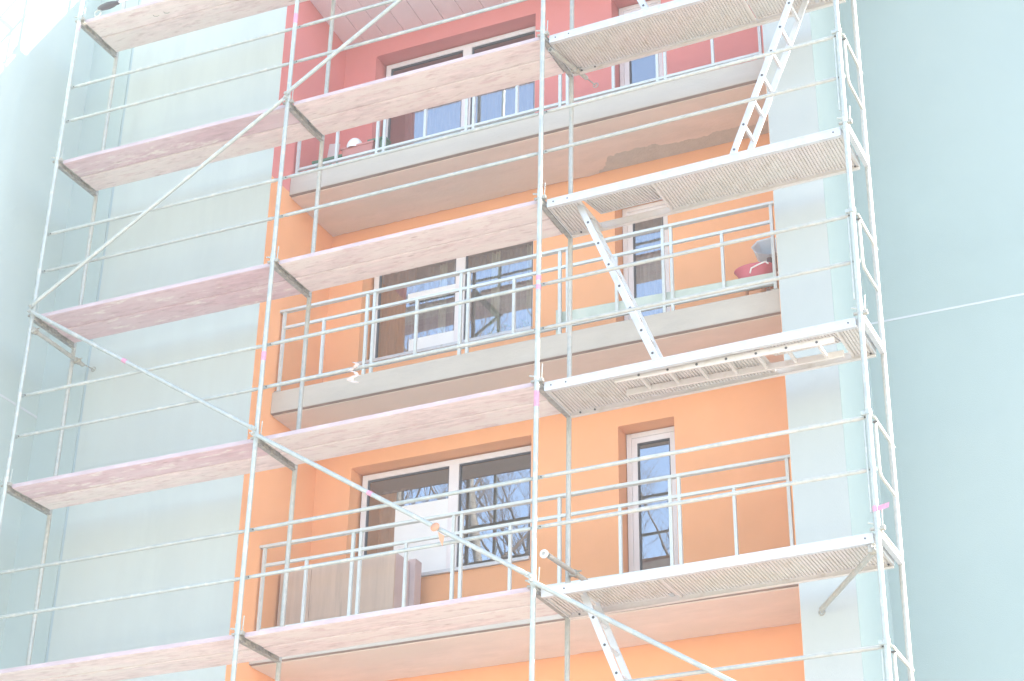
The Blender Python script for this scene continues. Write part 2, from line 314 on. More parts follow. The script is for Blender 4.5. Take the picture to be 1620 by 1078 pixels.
for fl in (1, 0, -1, -2):
    dz = FH*fl; ex = .05 if fl == 1 else 0
    x0, x1, z0, z1 = 2.66, 4.87, WZ[fl]+dz, 3.48+dz+ex
    f = part('window', frame_mb(x0+.035, x1-.035, z0+.02, z1-.02, .065, GL_, GL_+.07), M['pvc'], B, .004)
    part('mullion', MB().box(3.785, 3.905, GL_-.004, GL_+.066, z0+.085, z1-.085), M['pvc'], f, .004)
    for a, b in ((x0+.1, 3.785), (3.905, x1-.1)):
        part('sash', frame_mb(a+.0015, b-.0015, z0+.0865, z1-.0865, .013, GL_+.012, GL_+.05), M['gasket'], f)
        part('pane', MB().add([(a,GL_+.03,z0+.085),(b,GL_+.03,z0+.085),(b,GL_+.03,z1-.085),(a,GL_+.03,z1-.085)], [(0,1,2,3)]), M['glass'], f)
    part('window_sill', MB().box(x0+.003, x1-.003, BK-.035, GL_-.002, z0-.02, z0+.018), sill_m, f)
    room(x0-.25, 5.3, 1.4+dz, 3.62+dz, GL_+.072, GL_+3.2, B)
    dx0, dx1, d0, d1 = 5.87, 6.50, 1.36+dz, 3.39+dz+ex
    f2 = part('balcony_door', frame_mb(dx0+.012, dx1-.012, d0+.01, d1-.012, .055, GL_, GL_+.07), M['pvc'], B, .004)
    part('door_sash', frame_mb(dx0+.069, dx1-.069, d0+.067, d1-.069, .062, GL_+.006, GL_+.06), M['pvc'], f2, .004)
    part('pane', MB().add([(dx0+.13,GL_+.035,d0+.12),(dx1-.13,GL_+.035,d0+.12),(dx1-.13,GL_+.035,d1-.13),(dx0+.13,GL_+.035,d1-.13)], [(0,1,2,3)]), M['glass'], f2)
    part('gasket', frame_mb(dx0+.132, dx1-.132, d0+.13, d1-.132, .01, GL_+.010, GL_+.045), M['gasket'], f2)
    room(5.35, 7.5, 1.3+dz, 3.62+dz, GL_+.072, GL_+3.2, B)
    # curtains seen through the panes
    if fl == 0:
        c = MB(); folds(c, 2.72, 3.16, GL_+.22, z0, z1-.12); part('curtain', c, M['curtain_br'], B, label='brown curtain at the left of the middle window')
        c = MB()
        for a, b in ((3.42,3.52),(3.70,3.78),(4.1,4.22),(4.56,4.68)): folds(c, a, b, GL_+.3, z0, z1-.1, .02, .05)
        part('curtain', c, M['curtain_pl'], B, label='narrow pale curtain strips')
        c = MB(); folds(c, 3.16, 4.86, GL_+.38, z0, z1-.05, .02, .09); part('curtain', c, M['curtain_gr'], B)
        part('white_panel', MB().box(3.2, 3.784, GL_+.008, GL_+.011, z0+.087, z0+.31), M['blind'], f, label='white board along the foot of the left pane'); part('white_panel', MB().box(3.16, 3.784, GL_+.006, GL_+.011, z0+.80, z0+.92), M['blind'], f, label='white strip across the left pane')  # interior white boards, set before the glass to stay bright
        lf = MB()
        for i in range(70):
            a = random.random()*6.28; q = V3((4.45+random.gauss(0,.16), GL_+.17+random.random()*.05, z0+.12+abs(random.gauss(0,.12))))
            d = V3((math.cos(a), .3, math.sin(a)))*.05; e = V3((-math.sin(a), 0, math.cos(a)))*.018
            lf.add([q-d, q+e, q+d, q-e], [(0,1,2,3)])
        part('house_plant', lf, M['leaf'], B, label='house plant behind the middle window')
        c = MB(); folds(c, 5.9, 6.48, GL_+.2, 1.4, 3.3, .02, .08); part('curtain', c, M['curtain_gr'], B)
    elif fl == -1:
        part('white_panel', MB().box(3.13, 3.784, GL_+.008, GL_+.011, z0+.087, z0+.93), M['blind'], f, label='white blind set in front of the left pane')  # blind moved before the glass so reflections do not dull it
        c = MB(); folds(c, 2.72, 3.1, GL_+.35, z0, z1-.1, .025, .12); part('curtain', c, M['curtain_gr'], B)
    else:
        c = MB(); folds(c, 2.72, 4.85, GL_+.5, z0, z1-.1, .025, .12); part('curtain', c, M['curtain_gr'], B)

# balcony slabs with render coats on the underside
for i, zb in enumerate(SB):
    sl = part('balcony_slab', MB().box(XL, XR, SL, BK, zb, zb+.255), M['slab'], B, .008)
    n = 260; rear = []; jg = 0
    for k in range(n+1):
        x = XL + .002 + (XR-XL-.004)*k/n; y = BK - .004
        jg = jg*.86 + random.gauss(0, .014)
        if i == 0 and x > 5.7: y = BK - .02 - .05*math.sin((x-5.7)*1.2) - min(.27, (x-5.7)*1.1)*(1 - .35*(x-5.7)/2.4) + jg + random.gauss(0, .004)
        else: y -= abs(jg)*.3
        rear.append(V3((x, y, zb-.004)))
    poly = [V3((XL+.002, SL+.052, zb-.004)), *[V3((x, SL+.052, zb-.004)) for x in (XR-.002,)]]
    mb = MB()
    for k in range(n):
        a, b = rear[k], rear[k+1]
        mb.add([(a.x, SL+.052, zb-.016), (b.x, SL+.052, zb-.016), (b.x, b.y, zb-.016), (a.x, a.y, zb-.016)], [(3,2,1,0)])
        mb.add([(a.x, a.y, zb-.016), (b.x, b.y, zb-.016), (b.x, b.y, zb), (a.x, a.y, zb)], [(0,1,2,3)])
    mb.add([(XL+.002, SL+.052, zb-.016), (XR-.002, SL+.052, zb-.016), (XR-.002, SL+.052, zb), (XL+.002, SL+.052, zb)], [(0,1,2,3)])
    part('underside_coat', mb, M['soffit'], sl)
    mb = MB().box(XL+.002, XR-.002, SL+.02, BK-.002, zb-.001, zb+.001); part('bare_underside', mb, M['concrete'], sl)
    mb = MB().box(XL+.001, XR-.001, SL+.004, SL+.05, zb-.004, zb-.0015); part('drip_groove', mb, M['drip'], sl)  # dark strip paints the shade inside the groove
# board ceiling of the top loggia, each board a piece
n = 21; wd = (XR-XL)/n
for k in range(n):
    x0 = XL + k*wd + .004
    mb = MB().add([(x0,W+.03,6.74),(x0+wd-.008,W+.03,6.74),(x0+wd-.008,BK-.003,6.60),(x0,BK-.003,6.60),
                   (x0,W+.03,6.77),(x0+wd-.008,W+.03,6.77),(x0+wd-.008,BK-.003,6.63),(x0,BK-.003,6.63)],
                  [(0,3,2,1),(4,5,6,7),(0,1,5,4),(1,2,6,5),(2,3,7,6),(3,0,4,7)])
    part('ceiling_board', mb, M['ceil'], B, .002)
part('ceiling_deck', MB().box(XL, XR, W+.02, BK, 6.79, 6.83), M['concrete'], B)
part('front_wall', MB().box(XL, XR, W, W+.2, 6.84, ZT), M['grey'], B, label='wall above the top loggia')

# balcony railings
RY = 1.48
for i, zb in enumerate(SB[:3]):
    top = zb + 1.27; mid = zb + 1.06; bot = zb + .355
    nm = ('top', 'middle', 'lower')[i]
    rl = part('balcony_railing', MB().bar((XL-.02, RY, top), (XR-.10, RY, top), .055, .03), M['railing'], B, .003)
    part('mid_rail', MB().bar((2.28, RY, mid), (7.95, RY, mid), .03, .03), M['railing'], rl)
    part('bottom_rail', MB().bar((2.28, RY, bot), (7.95, RY, bot), .03, .03), M['railing'], rl)
    full = MB().box(-.016, .016, -.016, .016, zb+.25, top-.016); half = MB().box(-.015, .015, -.015, .015, bot+.016, mid-.016)
    fm = None; hm = None
    for x in (2.26, 3.32, 3.41, 4.47, 4.56, 5.63, 5.72, 6.79, 6.88, 7.965):
        if fm is None:
            mb = MB(); mb.v = [v + V3((x, RY, 0)) for v in full.v]; mb.f = full.f; mb.sm = full.sm
            o = part('railing_post', mb, M['railing'], rl); fm = (o.data, x)
        else: o = bpy.data.objects.new('railing_post', fm[0]); COL.objects.link(o); o.parent = rl; o.location = (x - fm[1], 0, 0)
    for x in (2.78, 3.94, 5.10, 6.27, 7.43):
        if hm is None:
            mb = MB(); mb.v = [v + V3((x, RY, 0)) for v in half.v]; mb.f = half.f; mb.sm = half.sm
            o = part('railing_post', mb, M['railing'], rl); hm = (o.data, x)
        else: o = bpy.data.objects.new('railing_post', hm[0]); COL.objects.link(o); o.parent = rl; o.location = (x - hm[1], 0, 0)
    for x in (2.26, 7.965):
        part('foot_plate', MB().box(x-.035, x+.035, RY-.035, RY+.035, zb+.253, zb+.268), M['steel_dark'], rl)

# ------------------------------------------------------------------ scaffolding
SX = [0., 3.025, 6.051, 9.139]; LX = [.010, .017, .027, .045]; LY = [-.022, .022, .054, .033]; DY = [-.014, .001, .009, .004]
DI = .744; ZN = [0, -.01, .01, .05]
def P(i, y, z): t = z/6; return V3((SX[i] + LX[i]*t, y + DY[i] + LY[i]*t, z))
colname = ['leftmost column', 'second column from the left', 'third column from the left', 'right end column']
lvl = {4: 'above the picture', 3: 'topmost wooden decks', 2: 'second deck level from the top', 1: 'third deck level from the top', 0: 'fourth deck level from the top', -1: 'lowest deck level'}
lvl = {4:'', 3:'topmost decks', 2:'second decks from the top', 1:'third decks from the top', 0:'fourth decks from the top', -1:'lowest decks'}
tie_pt = 0
def ring_mark(i, y, z, h, parent, m='tape', r=.0262):
    a, b = P(i, y, z-h/2), P(i, y, z+h/2); return part('tape_mark', MB().tube(a, b, r, 16, cap=False), M[m], parent)
marks = {(1,3): [(0,5.1,.13)], (1,1): [(0,.86,.1)], (1,2): [], (2,1): [(0,1.08,.05),(0,.98,.05)], (2,0): [(0,-.2,.16)], (3,0): []}
frames = {}
for i in range(4):
    for k in range(-1, 5):
        z1 = 2*k + ZN[i]; z0 = 2*k - 2 + ZN[i]
        if k < 4: lab = 'steel frame of the %s, under the %s' % (colname[i], lvl[k])
        else: lab = 'uppermost steel scaffold frame of the %s' % colname[i]
        t = thing('scaffold_frame', lab, 'scaffold frame', P(i, DI/2, z0), 'scaffold frames')
        frames[i, k] = t
        part('standard', MB().tube(P(i,0,z0+.03), P(i,0,z1+.03), .0245, 16), M['steel'], t, label='outer standard')
        part('standard', MB().tube(P(i,DI,z0-.03), P(i,DI,z1-.035), .0245, 16), M['steel_worn'], t, label='inner standard')
        # transom: channel of two flanges with web pieces and slots between
        a, b = P(i, .024, z1-.045), P(i, DI+.01, z1-.045); d = b - a; mb = MB()
        mm = M['alu'] if i == 3 else M['steel_dark']
        up = V3((0,0,1))
        mb.bar(a + up*.03, b + up*.03, .045, .008); mb.bar(a - up*.035, b - up*.035, .045, .01)
        sp = [0, .10, .22, .30, .42, .50, .62, .72, .84, .93, 1.0]
        for q in range(0, len(sp)-1):
            if q % 2 == 0: mb.bar(a + d*sp[q] + up*(-.002), a + d*sp[q+1] + up*(-.002), .012, .056)
        part('transom', mb, mm if i == 3 else M['steel_mid'], t)
        part('transom_web', MB().bar(a + V3((.008,0,-.002)), b + V3((.008,0,-.002)), .004, .052), M['steel_dark'], t)
        # elbow gusset at the inner standard, bracket and locking pin at the outer one
        e = P(i, DI, z1-.10)
        part('gusset', MB().prism([e + V3((-.004,-.022,0)), e + V3((-.004,-.11,.06)), e + V3((-.004,-.022,.06))], (.008,0,0)), M['steel_worn'], t)
        n0 = P(i, 0, z1+.02)
        part('collar', MB().tube(n0 + V3((0,0,-.05)), n0 + V3((0,0,.05)), .0285, 16), M['steel'], t)
        part('bracket', MB().box(n0.x+.022, n0.x+.062, n0.y-.012, n0.y+.03, n0.z-.055, n0.z-.02).box(n0.x-.062, n0.x-.022, n0.y-.006, n0.y+.02, n0.z-.05, n0.z-.03), M['steel_dark'], t)
        part('locking_pin', MB().tube(n0 + V3((.036,.02,-.05)), n0 + V3((.05,.012,.13)), .0055, 8).tube(n0 + V3((-.07,-.012,.015)), n0 + V3((-.02,-.012,.0)), .009, 8), M['steel'], t)
        for y, z, h in marks.get((i, k), []): ring_mark(i, y, z, h, t)

ring_mark(0, 0, 5.87, .12, frames[0,3], 'edge')
# guardrails
bayn = ['left bay', 'middle bay', 'right bay']
for b in range(3):
    for k in range(-2, 4):
        if b == 2 and k > 2: continue
        for h, hn in ((1.02, 'upper'), (.54, 'lower')):
            z = 2*k + h
            p, q = P(b, .043, z + (ZN[b])), P(b+1, .043, z + ZN[b+1] - (.02 if b == 2 else 0)); d = (q - p).normalized()
            where = {3: 'above the topmost deck', 2: 'above the second deck level from the top', 1: 'above the third deck level from the top', 0: 'above the fourth deck level from the top', -1: 'above the lowest deck level', -2: 'under the lowest deck level'}[k]
            t = thing('guardrail', '%s steel guardrail tube of the %s %s' % (hn, bayn[b], where), 'guardrail', p, 'guardrail tubes')
            r = .019
            part('tube', MB().tube(p + d*.09, q - d*.09, r, 14).tube(p + d*.05, p + d*.09, .012, 14, r, True).tube(q - d*.09, q - d*.05, r, 14, .012, True), M['steel_worn'] if b == 2 else M['steel'], t)
            for c, s in ((p, 1), (q, -1)):
                part('end_plate', MB().bar(c - d*s*.028, c + d*s*.06, .007, .036), M['steel'], t)
                part('bolt', MB().tube(c + d*s*.04 + V3((0,-.012,0)), c + d*s*.04 + V3((0,.01,0)), .007, 8), M['bolt'], t)

# diagonal braces
def brace(a, b, lab, marks_=()):
    a, b = V3(a), V3(b); d = (b-a).normalized()
    t = thing('diagonal_brace', lab, 'brace', a)
    part('tube', MB().tube(a + d*.10, b - d*.10, .0225, 14).tube(a + d*.03, a + d*.10, .015, 14, .0225).tube(b - d*.10, b - d*.03, .0225, 14, .015), M['steel'], t)
    for c, s in ((a, 1), (b, -1)):
        part('end_plate', MB().bar(c - d*s*.02, c + d*s*.06, .01, .05), M['steel'], t, .002)
        part('coupler', MB().tube(c + V3((0,-.022,0)), c + V3((0,.02,0)), .016, 12).tube(c + V3((0,-.03,0)), c + V3((0,-.022,0)), .009, 8), M['steel_worn'], t)
    for f, m, ln in marks_:
        c = a + (b-a)*f; part('tape_mark', MB().tube(c - d*ln/2, c + d*ln/2, .0242, 14, cap=False), M[m], t)
    return t
def N(i, z, dz=0): return P(i, -.05, z + ZN[i] + .03 + dz)
brace(N(0,2,.03), N(1,4,-.02), 'diagonal brace rising steeply from the leftmost column across the left bay')
brace(N(1,4,.03), N(2,6,-.02), 'diagonal brace crossing the red loggia in the middle bay at the top')
brace(N(0,2,-.03), N(1,0,.02), 'diagonal brace falling across the left bay before the pale wall, with pink tape', [(.45,'tape',.07)])
brace(N(1,0,-.03), N(2,-2,.02), 'diagonal brace falling across the lower window in the middle bay', [(.45,'tape',.06)])
brace(N(2,-2,-.02), N(3,-4,.02), 'diagonal brace falling across the right bay at the bottom edge')
# orange paper tag on the brace
pt = N(1,0).lerp(N(2,-2), .685)
mb = MB().lathe((0,0,0), [(0,0),(.045,.0),(.045,.003),(0,.003)], 14); mb.xform(Matrix.Translation(pt + V3((0,-.028,.0))) @ Matrix.Rotation(math.radians(80), 4, 'X'))
mb.add([pt+V3((.03,-.025,-.05)), pt+V3((.10,-.03,-.10)), pt+V3((.085,-.03,-.20)), pt+V3((.05,-.03,-.13))], [(0,1,2,3)])
tag(part('paper_tag', mb, M['tag_or']), 'small orange tag stuck on the diagonal brace in front of the lower window', 'tag')

# wooden decks in the left and middle bay
def wooden_deck(b, k):
    pal = (b == 1)
    pink = M['wood_pale'] if pal or k in (-1, 3) else M['wood_pink']
    dn = {3: 'topmost', 2: 'second', 1: 'third', 0: 'fourth', -1: 'lowest'}[k]
    t = thing('wooden_deck', '%s wooden scaffold deck of the %s%s, two planks side by side' % (dn, bayn[b], ', pinkish' if not pal else ', pale'), 'scaffold deck', (P(b,.05,2*k)+P(b+1,.05,2*k))/2, 'wooden scaffold decks')
    for j, (y0, y1) in enumerate(((.045, .355), (.365, .675))):
        a, c = P(b, y0, 2*k + ZN[b]), P(b+1, y0, 2*k + ZN[b+1]); wy = V3((0, y1-y0, 0)); dd = (c-a).normalized()
        a = a + dd*.052; c = c - dd*.052; up = V3((0,0,.045)); dz = V3((0,0,-.012 if j else -.006))
        poly = [a - up + dz, c - up + dz, c - up + wy + dz, a - up + wy + dz]
        mb = MB().prism(poly, (0,0,.045))
        # the planks sag a little between the frames
        pl = part('plank', mb, pink if not (j == 1 and not pal and k in (2, 0)) else M['wood_pale'], t, .006)
        if j == 0:
            part('painted_edge', MB().prism([a + V3((0,-.004,-.048)), c + V3((0,-.004,-.048)), c + V3((0,-.004,-.006)), a + V3((0,-.004,-.006))], (0,.0035,0)), M['edge'], t)
        part('end_hook', MB().bar(a + wy*.2 + V3((-.001,0,-.03)) - dd*.012, a + wy*.8 + V3((-.001,0,-.03)) - dd*.012, .022, .03), M['steel_dark'], t)
        part('end_hook', MB().bar(c + wy*.2 + V3((0,0,-.03)) + dd*.012, c + wy*.8 + V3((0,0,-.03)) + dd*.012, .022, .03), M['steel_dark'], t)
    if (b, k) == (0, 3):  # bent nails
        for x in (1.05, .9): part('nail', MB().path([(x,.2,5.945),(x+.02,.2,5.92),(x+.06,.21,5.915),(x+.07,.22,5.935)], .004, 6), M['steel_dark'], t)
    return t
for b in (0, 1):
    for k in range(-1, 4): wooden_deck(b, k)

# aluminium decks of the right bay
def corrugated(x0, x1, y0, y1, z, pitch=.031, h=.013):
    mb = MB(); n = int(round((x1-x0)/pitch)); p = (x1-x0)/n; prof = []
    for i in range(n): prof += [(x0+p*(i+0), 0), (x0+p*(i+.5), 0), (x0+p*(i+.58), h), (x0+p*(i+.92), h)]
    prof.append((x1, 0)); vs_ = []
    for x, dz in prof: vs_ += [(x, y0, z+dz), (x, y1, z+dz)]
    mb.add(vs_, [(2*i, 2*i+1, 2*i+3, 2*i+2) for i in range(len(prof)-1)])
    return mb
def tilt(mb, i0, k):
    """deck is built level from x=0; carry it on the two frames"""
    a, c = P(2, 0, 2*k + ZN[2]), P(3, 0, 2*k + ZN[3]); d = c - a; L = d.length; d.normalize()
    y = V3((0,1,0)); y = (y - d*y.dot(d)).normalized(); z = d.cross(y)
    m = Matrix((( d.x, y.x, z.x, a.x), (d.y, y.y, z.y, a.y), (d.z, y.z, z.z, a.z), (0,0,0,1)))
    return mb.xform(m)
DL = 3.088
def metal_deck(k, hatch, ang):
    dn = {3: 'top', 2: 'uppermost', 1: 'second', 0: 'third', -1: 'lowest'}[k]
    lab = {3: 'aluminium scaffold deck at the very top right', 2: 'uppermost aluminium scaffold deck with ribbed underside, above the red loggia door',
           1: 'aluminium scaffold deck in the right bay with its hatch open above the middle balcony door',
           0: 'aluminium scaffold deck with a ladder stowed beneath its ribbed underside',
          -1: 'lowest aluminium scaffold deck, rust marked, with closed hatch beside the third column'}[k]
    t = thing('metal_deck', lab, 'scaffold deck', P(2, .3, 2*k).lerp(P(3, .3, 2*k), .5), 'aluminium scaffold decks')
    Tm = lambda mb: tilt(mb, 0, k)
    x0, x1 = .055, DL-.055; ZF = -.035
    # front and rear side rails: channel profile with lips
    for y, s in ((.05, 1), (.67, -1)):
        mb = MB().box(x0, x1, y-.014, y+.014, ZF-.088, ZF); mb.box(x0, x1, min(y+s*.014, y+s*.03), max(y+s*.014, y+s*.03), ZF-.088, ZF-.082)
        mb.box(x0, x1, y-.018, y-.014 , ZF-.012, ZF)
        part('side_rail', Tm(mb), M['alu'] if s == 1 else M['alu_under'], t, .003)
    zs = ZF - .045
    hx0, hx1 = hatch
    segs = [(x0, hx0), (hx1, x1)]
    for a, c in segs:
        if c - a > .05: part('deck_sheet', Tm(corrugated(a, c, .066, .654, zs)), M['alu_under'], t)
    for xx in (hx0, hx1, x0+.012, x1-.012): part('cross_member', Tm(MB().box(xx-.012, xx+.012, .066, .654, zs-.012, zs-.002)), M['alu_under'], t)
    # hatch lid hinged on the front rail
    lid = corrugated(hx0+.02, hx1-.02, 0, .56, 0)
    lf = MB().box(hx0+.014, hx1-.014, 0, .012, -.004, .014).box(hx0+.014, hx1-.014, .558, .57, -.004, .014).box(hx0+.013, hx0+.025, .012, .558, -.004, .0135).box(hx1-.025, hx1-.013, .012, .558, -.004, .0135)
    R = Matrix.Translation((0, .075, zs+.012)) @ Matrix.Rotation(math.radians(ang), 4, 'X')
    hl = part('hatch_lid', Tm(lid.xform(R)), M['alu_under'], t); part('lid_frame', Tm(lf.xform(R)), M['alu_under'], hl)
    part('latch', Tm(MB().box(hx1-.09, hx1-.05, .50, .55, -.012, .0).xform(R)), M['alu'], hl)
    # end pieces with hooks over the transoms and rivets on the rail
    for xx, s in ((x0, -1), (x1, 1)):
        part('end_hook', Tm(MB().box(min(xx, xx+s*.01), max(xx, xx+s*.01), .066, .654, ZF-.075, ZF-.005).box(min(xx, xx+s*.06), max(xx, xx+s*.06), .12, .17, ZF+.0, ZF+.01).box(min(xx, xx+s*.06), max(xx, xx+s*.06), .55, .60, ZF+.0, ZF+.01)), M['alu'], t)
    rv = MB()
    for xx in (x0+.07, x1-.07, x0+.22):
        rv.tube((xx, .032, ZF-.04), (xx, .0362, ZF-.04), .008, 10); rv.tube((xx+.03, .645, ZF-.06), (xx+.03, .656, ZF-.06), .009, 10)
    part('rivets', Tm(rv), M['bolt'], t)['kind'] = 'stuff'
    return t
HL = (.37, 1.13); HR = (2.10, 2.83)
metal_deck(2, HR, 0); metal_deck(1, HL, 12); metal_deck(0, HR, 14); metal_deck(-1, HL, 0)
metal_deck(3, HL, 0)['label'] = 'aluminium scaffold deck at the very top right, above the ladder'

# ladders
def ladder(a, b, lab, yw=.29, group='aluminium ladders', m=None):
    m = m or M['alu']
    """a, b: bottom and top of the front stile; rungs run along Y"""
    a, b = V3(a), V3(b); d = (b-a).normalized(); L = (b-a).length; nrm = d.cross(V3((0,1,0))).normalized()
    t = thing('ladder', lab, 'ladder', a, group)
    for y in (0, yw):
        o = V3((0, y, 0)); part('stile', MB().bar(a+o, b+o, .022, .062, nrm), m, t, .003)
    n = int(L/.28); rm = None
    for i in range(n):
        c = a + d*(.16 + i*.28)
        if rm is None:
            r = part('rung', MB().bar(c + V3((0,.011,0)), c + V3((0,yw-.011,0)), .03, .026, d), m, t); rm = (r.data, c)
        else:
            r = bpy.data.objects.new('rung', rm[0]); COL.objects.link(r); r.parent = t; r.location = c - rm[1]
    bm = None
    for i in range(n):
        c = a + d*(.16 + i*.28)
        if bm is None:
            r = part('rung_end', MB().tube(c + V3((0,-.0145,0)), c + V3((0,-.011,0)), .0125, 10), M['bolt'], t); bm = (r.data, c)
        else:
            r = bpy.data.objects.new('rung_end', bm[0]); COL.objects.link(r); r.parent = t; r.location = c - bm[1]
    return t
ladder((7.95,.22,2.0), (8.80,.22,4.05), 'white aluminium ladder leaning right, up through the uppermost deck before the pale wall', .30)
ladder((7.185,.22,0.0), (6.40,.22,1.93), 'aluminium ladder leaning up to the left to the open hatch by the middle balcony door')
ladder((7.20,.22,-4.0), (6.42,.22,-2.06), 'aluminium ladder hanging below the lowest aluminium deck at the bottom edge')
ladder((8.86,.13,-.115), (6.78,.13,-.095), 'aluminium ladder stowed flat under the third aluminium deck', .29, m=M['alu_under'])  # beige underside metal puts this ladder's shade into its colour
lad = ladder((7.185,.22,4.0), (6.40,.22,5.93), 'aluminium ladder at the very top of the right bay, leaning up to the left')

# end guard loops at the right end
for k in (-2, -1, 0, 1, 2):
    z = 2*k + ZN[3]; x = SX[3] + .045; pts = []
    def rnd(c, a0, a1, r, n=5):
        return [(x, c[0] + r*math.cos(math.radians(a0 + (a1-a0)*i/n)), c[1] + r*math.sin(math.radians(a0 + (a1-a0)*i/n))) for i in range(n+1)]
    y0, y1, za, zb_ = .075, .60, z+.47, z+.97; r = .06
    off = LY[3]*(z/6)
    loop = rnd((y0+r, za+r), 270, 180, r) + rnd((y0+r, zb_-r), 180, 90, r) + rnd((y1-r, zb_-r), 90, 0, r) + rnd((y1-r, za+r), 0, -90, r)
    loop = [V3((p[0]+LX[3]*z/6, p[1]+off, p[2])) for p in loop]; loop.append(loop[0])
    lv = {2: 'above the uppermost', 1: 'above the second', 0: 'above the third', -1: 'above the lowest', -2: 'under the lowest'}[k]
    t = thing('end_guard', 'looped steel end guard of the right end column %s aluminium deck' % lv, 'end guard', P(3, .3, z+.4), 'looped end guards')
    part('loop', MB().path(loop, .014, 10), M['steel_worn'], t)
    part('top_bar', MB().tube(P(3, .02, zb_+.02)+V3((.04,0,0)), P(3, DI-.03, zb_+.02)+V3((.03,0,0)), .013, 10), M['steel_worn'], t)
    c = P(3, 0, zb_+.05)
    part('clamp_ring', MB().tube(c+V3((0,0,-.022)), c+V3((0,0,.022)), .034, 16).box(c.x-.06, c.x-.02, c.y-.02, c.y+.01, c.z-.018, c.z+.018), M['steel'], t, .002)
    part('side_tube', MB().tube(P(3,-.004,z+.12)+V3((-.040,0,0)), P(3,-.004,zb_-.02)+V3((-.040,0,0)), .009, 10), M['steel'], t)
    part('bolt', MB().tube(c+V3((.02,.05,-.07)), c+V3((.06,.05,-.07)), .009, 8), M['bolt'], t)
# pink tape streamer at the end frame
c = P(3, 0, -1.83)
mb = MB().tube(c, c+V3((0,0,.05)), .0275, 14, cap=False); mb.add([c+V3((.02,-.02,0)), c+V3((.12,-.05,.005)), c+V3((.13,-.05,.05)), c+V3((.02,-.02,.045))], [(0,1,2,3)])
tag(part('tape_streamer', mb, M['tape']), 'short pink tape streamer tied round the right end column above the lowest deck', 'tape')

# wall ties
def tie(pts, rod, lab, clamp_at, hollow=True):
    a, b = V3(pts[0]), V3(pts[1]); d = (b-a).normalized()
    t = thing('wall_tie', lab, 'wall tie', a)
    part('tube', MB().tube(a, b, .024, 16, hollow=.019), M['steel_worn'], t)
    if rod:
        r = [b - d*.05, V3(rod)]; mb = MB().path([r[0], r[0].lerp(r[1], .8), r[1]], .007, 8); mb.path([r[1]+V3((.028*math.cos(q*.7),0,.028*math.sin(q*.7))) for q in range(10)], .006, 6)
        part('eye_hook', mb, M['steel_dark'], t)
    for f in clamp_at:
        c = a + (b-a)*f
        part('clamp', MB().tube(c - d*.03, c + d*.03, .034, 12).box(c.x-.055, c.x-.02, c.y-.025, c.y+.025, c.z-.02, c.z+.045).tube(c+V3((-.08,0,.02)), c+V3((.06,0,.02)), .008, 8), M['steel_dark'], t, .003)
    return t
tie([(.055,-.03,1.78),(.05,.86,1.765)], (.045,1.05,1.80), 'wall tie beside the leftmost column hooked to the pale wall', (.03,.88))
tie([(6.118,.12,3.83),(6.21,.86,3.93)], (6.25,1.02,3.93), 'hollow wall tie tube slanting under the uppermost aluminium deck', (.72,))
ttie = tie([(6.10,.16,-1.675),(6.14,.98,-1.66)], None, 'short tie tube with white end cap, clamped to an inner post above the lowest deck', (.68,))
tie([(9.10,.02,-2.13),(8.33,1.00,-2.225)], (8.318,1.048,-2.235), 'slanting wall tie running from the right end column down to the pale pier', (.03,))
c = V3((6.08,.13,-1.672)); part_ = MB().lathe((0,0,0), [(0,-.01),(.04,-.01),(.04,.01),(.02,.01)], 18); part_.xform(Matrix.Translation(c) @ Matrix.Rotation(math.radians(90), 4, 'X'))
part('end_cap', part_, M['white'], ttie)

# ------------------------------------------------------------------ things on the balconies
zA = SB[0] + .256
def trough(name, x0, x1, y0, y1, z0, z1, m, lab, cat):
    t = thing(name, lab, cat, ((x0+x1)/2, (y0+y1)/2, z0)); s = .02
    mb = MB().add([(x0+s,y0+s,z0),(x1-s,y0+s,z0),(x1-s,y1-s,z0),(x0+s,y1-s,z0),(x0,y0,z1),(x1,y0,z1),(x1,y1,z1),(x0,y1,z1)], [(0,3,2,1),(0,1,5,4),(1,2,6,5),(2,3,7,6),(3,0,4,7)])
    part('tub', mb, m, t, .008)
    part('rim', frame_xy(x0-.008, x1+.008, y0-.008, y1+.008, z1-.02, z1+.004, .02), m, t)
    return t
def frame_xy(x0, x1, y0, y1, z0, z1, wd):
    m = MB(); m.box(x0, x1, y0, y0+wd, z0, z1); m.box(x0, x1, y1-wd, y1, z0, z1); m.box(x0, x0+wd, y0+wd, y1-wd, z0, z1); m.box(x1-wd, x1, y0+wd, y1-wd, z0, z1); return m
t = trough('flower_box', 2.80, 3.22, 1.55, 1.70, zA+.05, zA+.30, M['terra'], 'terracotta plastic flower box behind the top balcony railing', 'flower box')
part('base', MB().box(2.84, 3.18, 1.57, 1.68, zA, zA+.052), M['terra'], t)
t = thing('green_tray', 'dark green plastic tray standing left of the terracotta flower box', 'tray', (2.6, 1.65, zA))
mb = MB().box(2.40, 2.86, 1.56, 1.72, zA+.20, zA+.235); part('tray_top', mb, M['green'], t, .004)
part('tray_body', MB().box(2.44, 2.80, 1.58, 1.70, zA, zA+.20), M['terra'], t, .004)
for x in (2.46, 2.55, 2.64, 2.73): part('tray_rib', MB().box(x, x+.02, 1.563, 1.578, zA+.12, zA+.20), M['green'], t)
t = thing('plastic_tray', 'dark green flat tray resting on the right end of the flower box', 'tray', (3.3, 1.62, zA+.3))
part('tray_plate', MB().box(3.14, 3.38, 1.55, 1.70, zA+.307, zA+.333).box(3.30, 3.36, 1.57, 1.68, zA, zA+.306), M['green'], t, .004)
prof = [(.10*math.cos(a), .13*math.sin(a)) for a in [i*math.pi/2/8 for i in range(9)]]
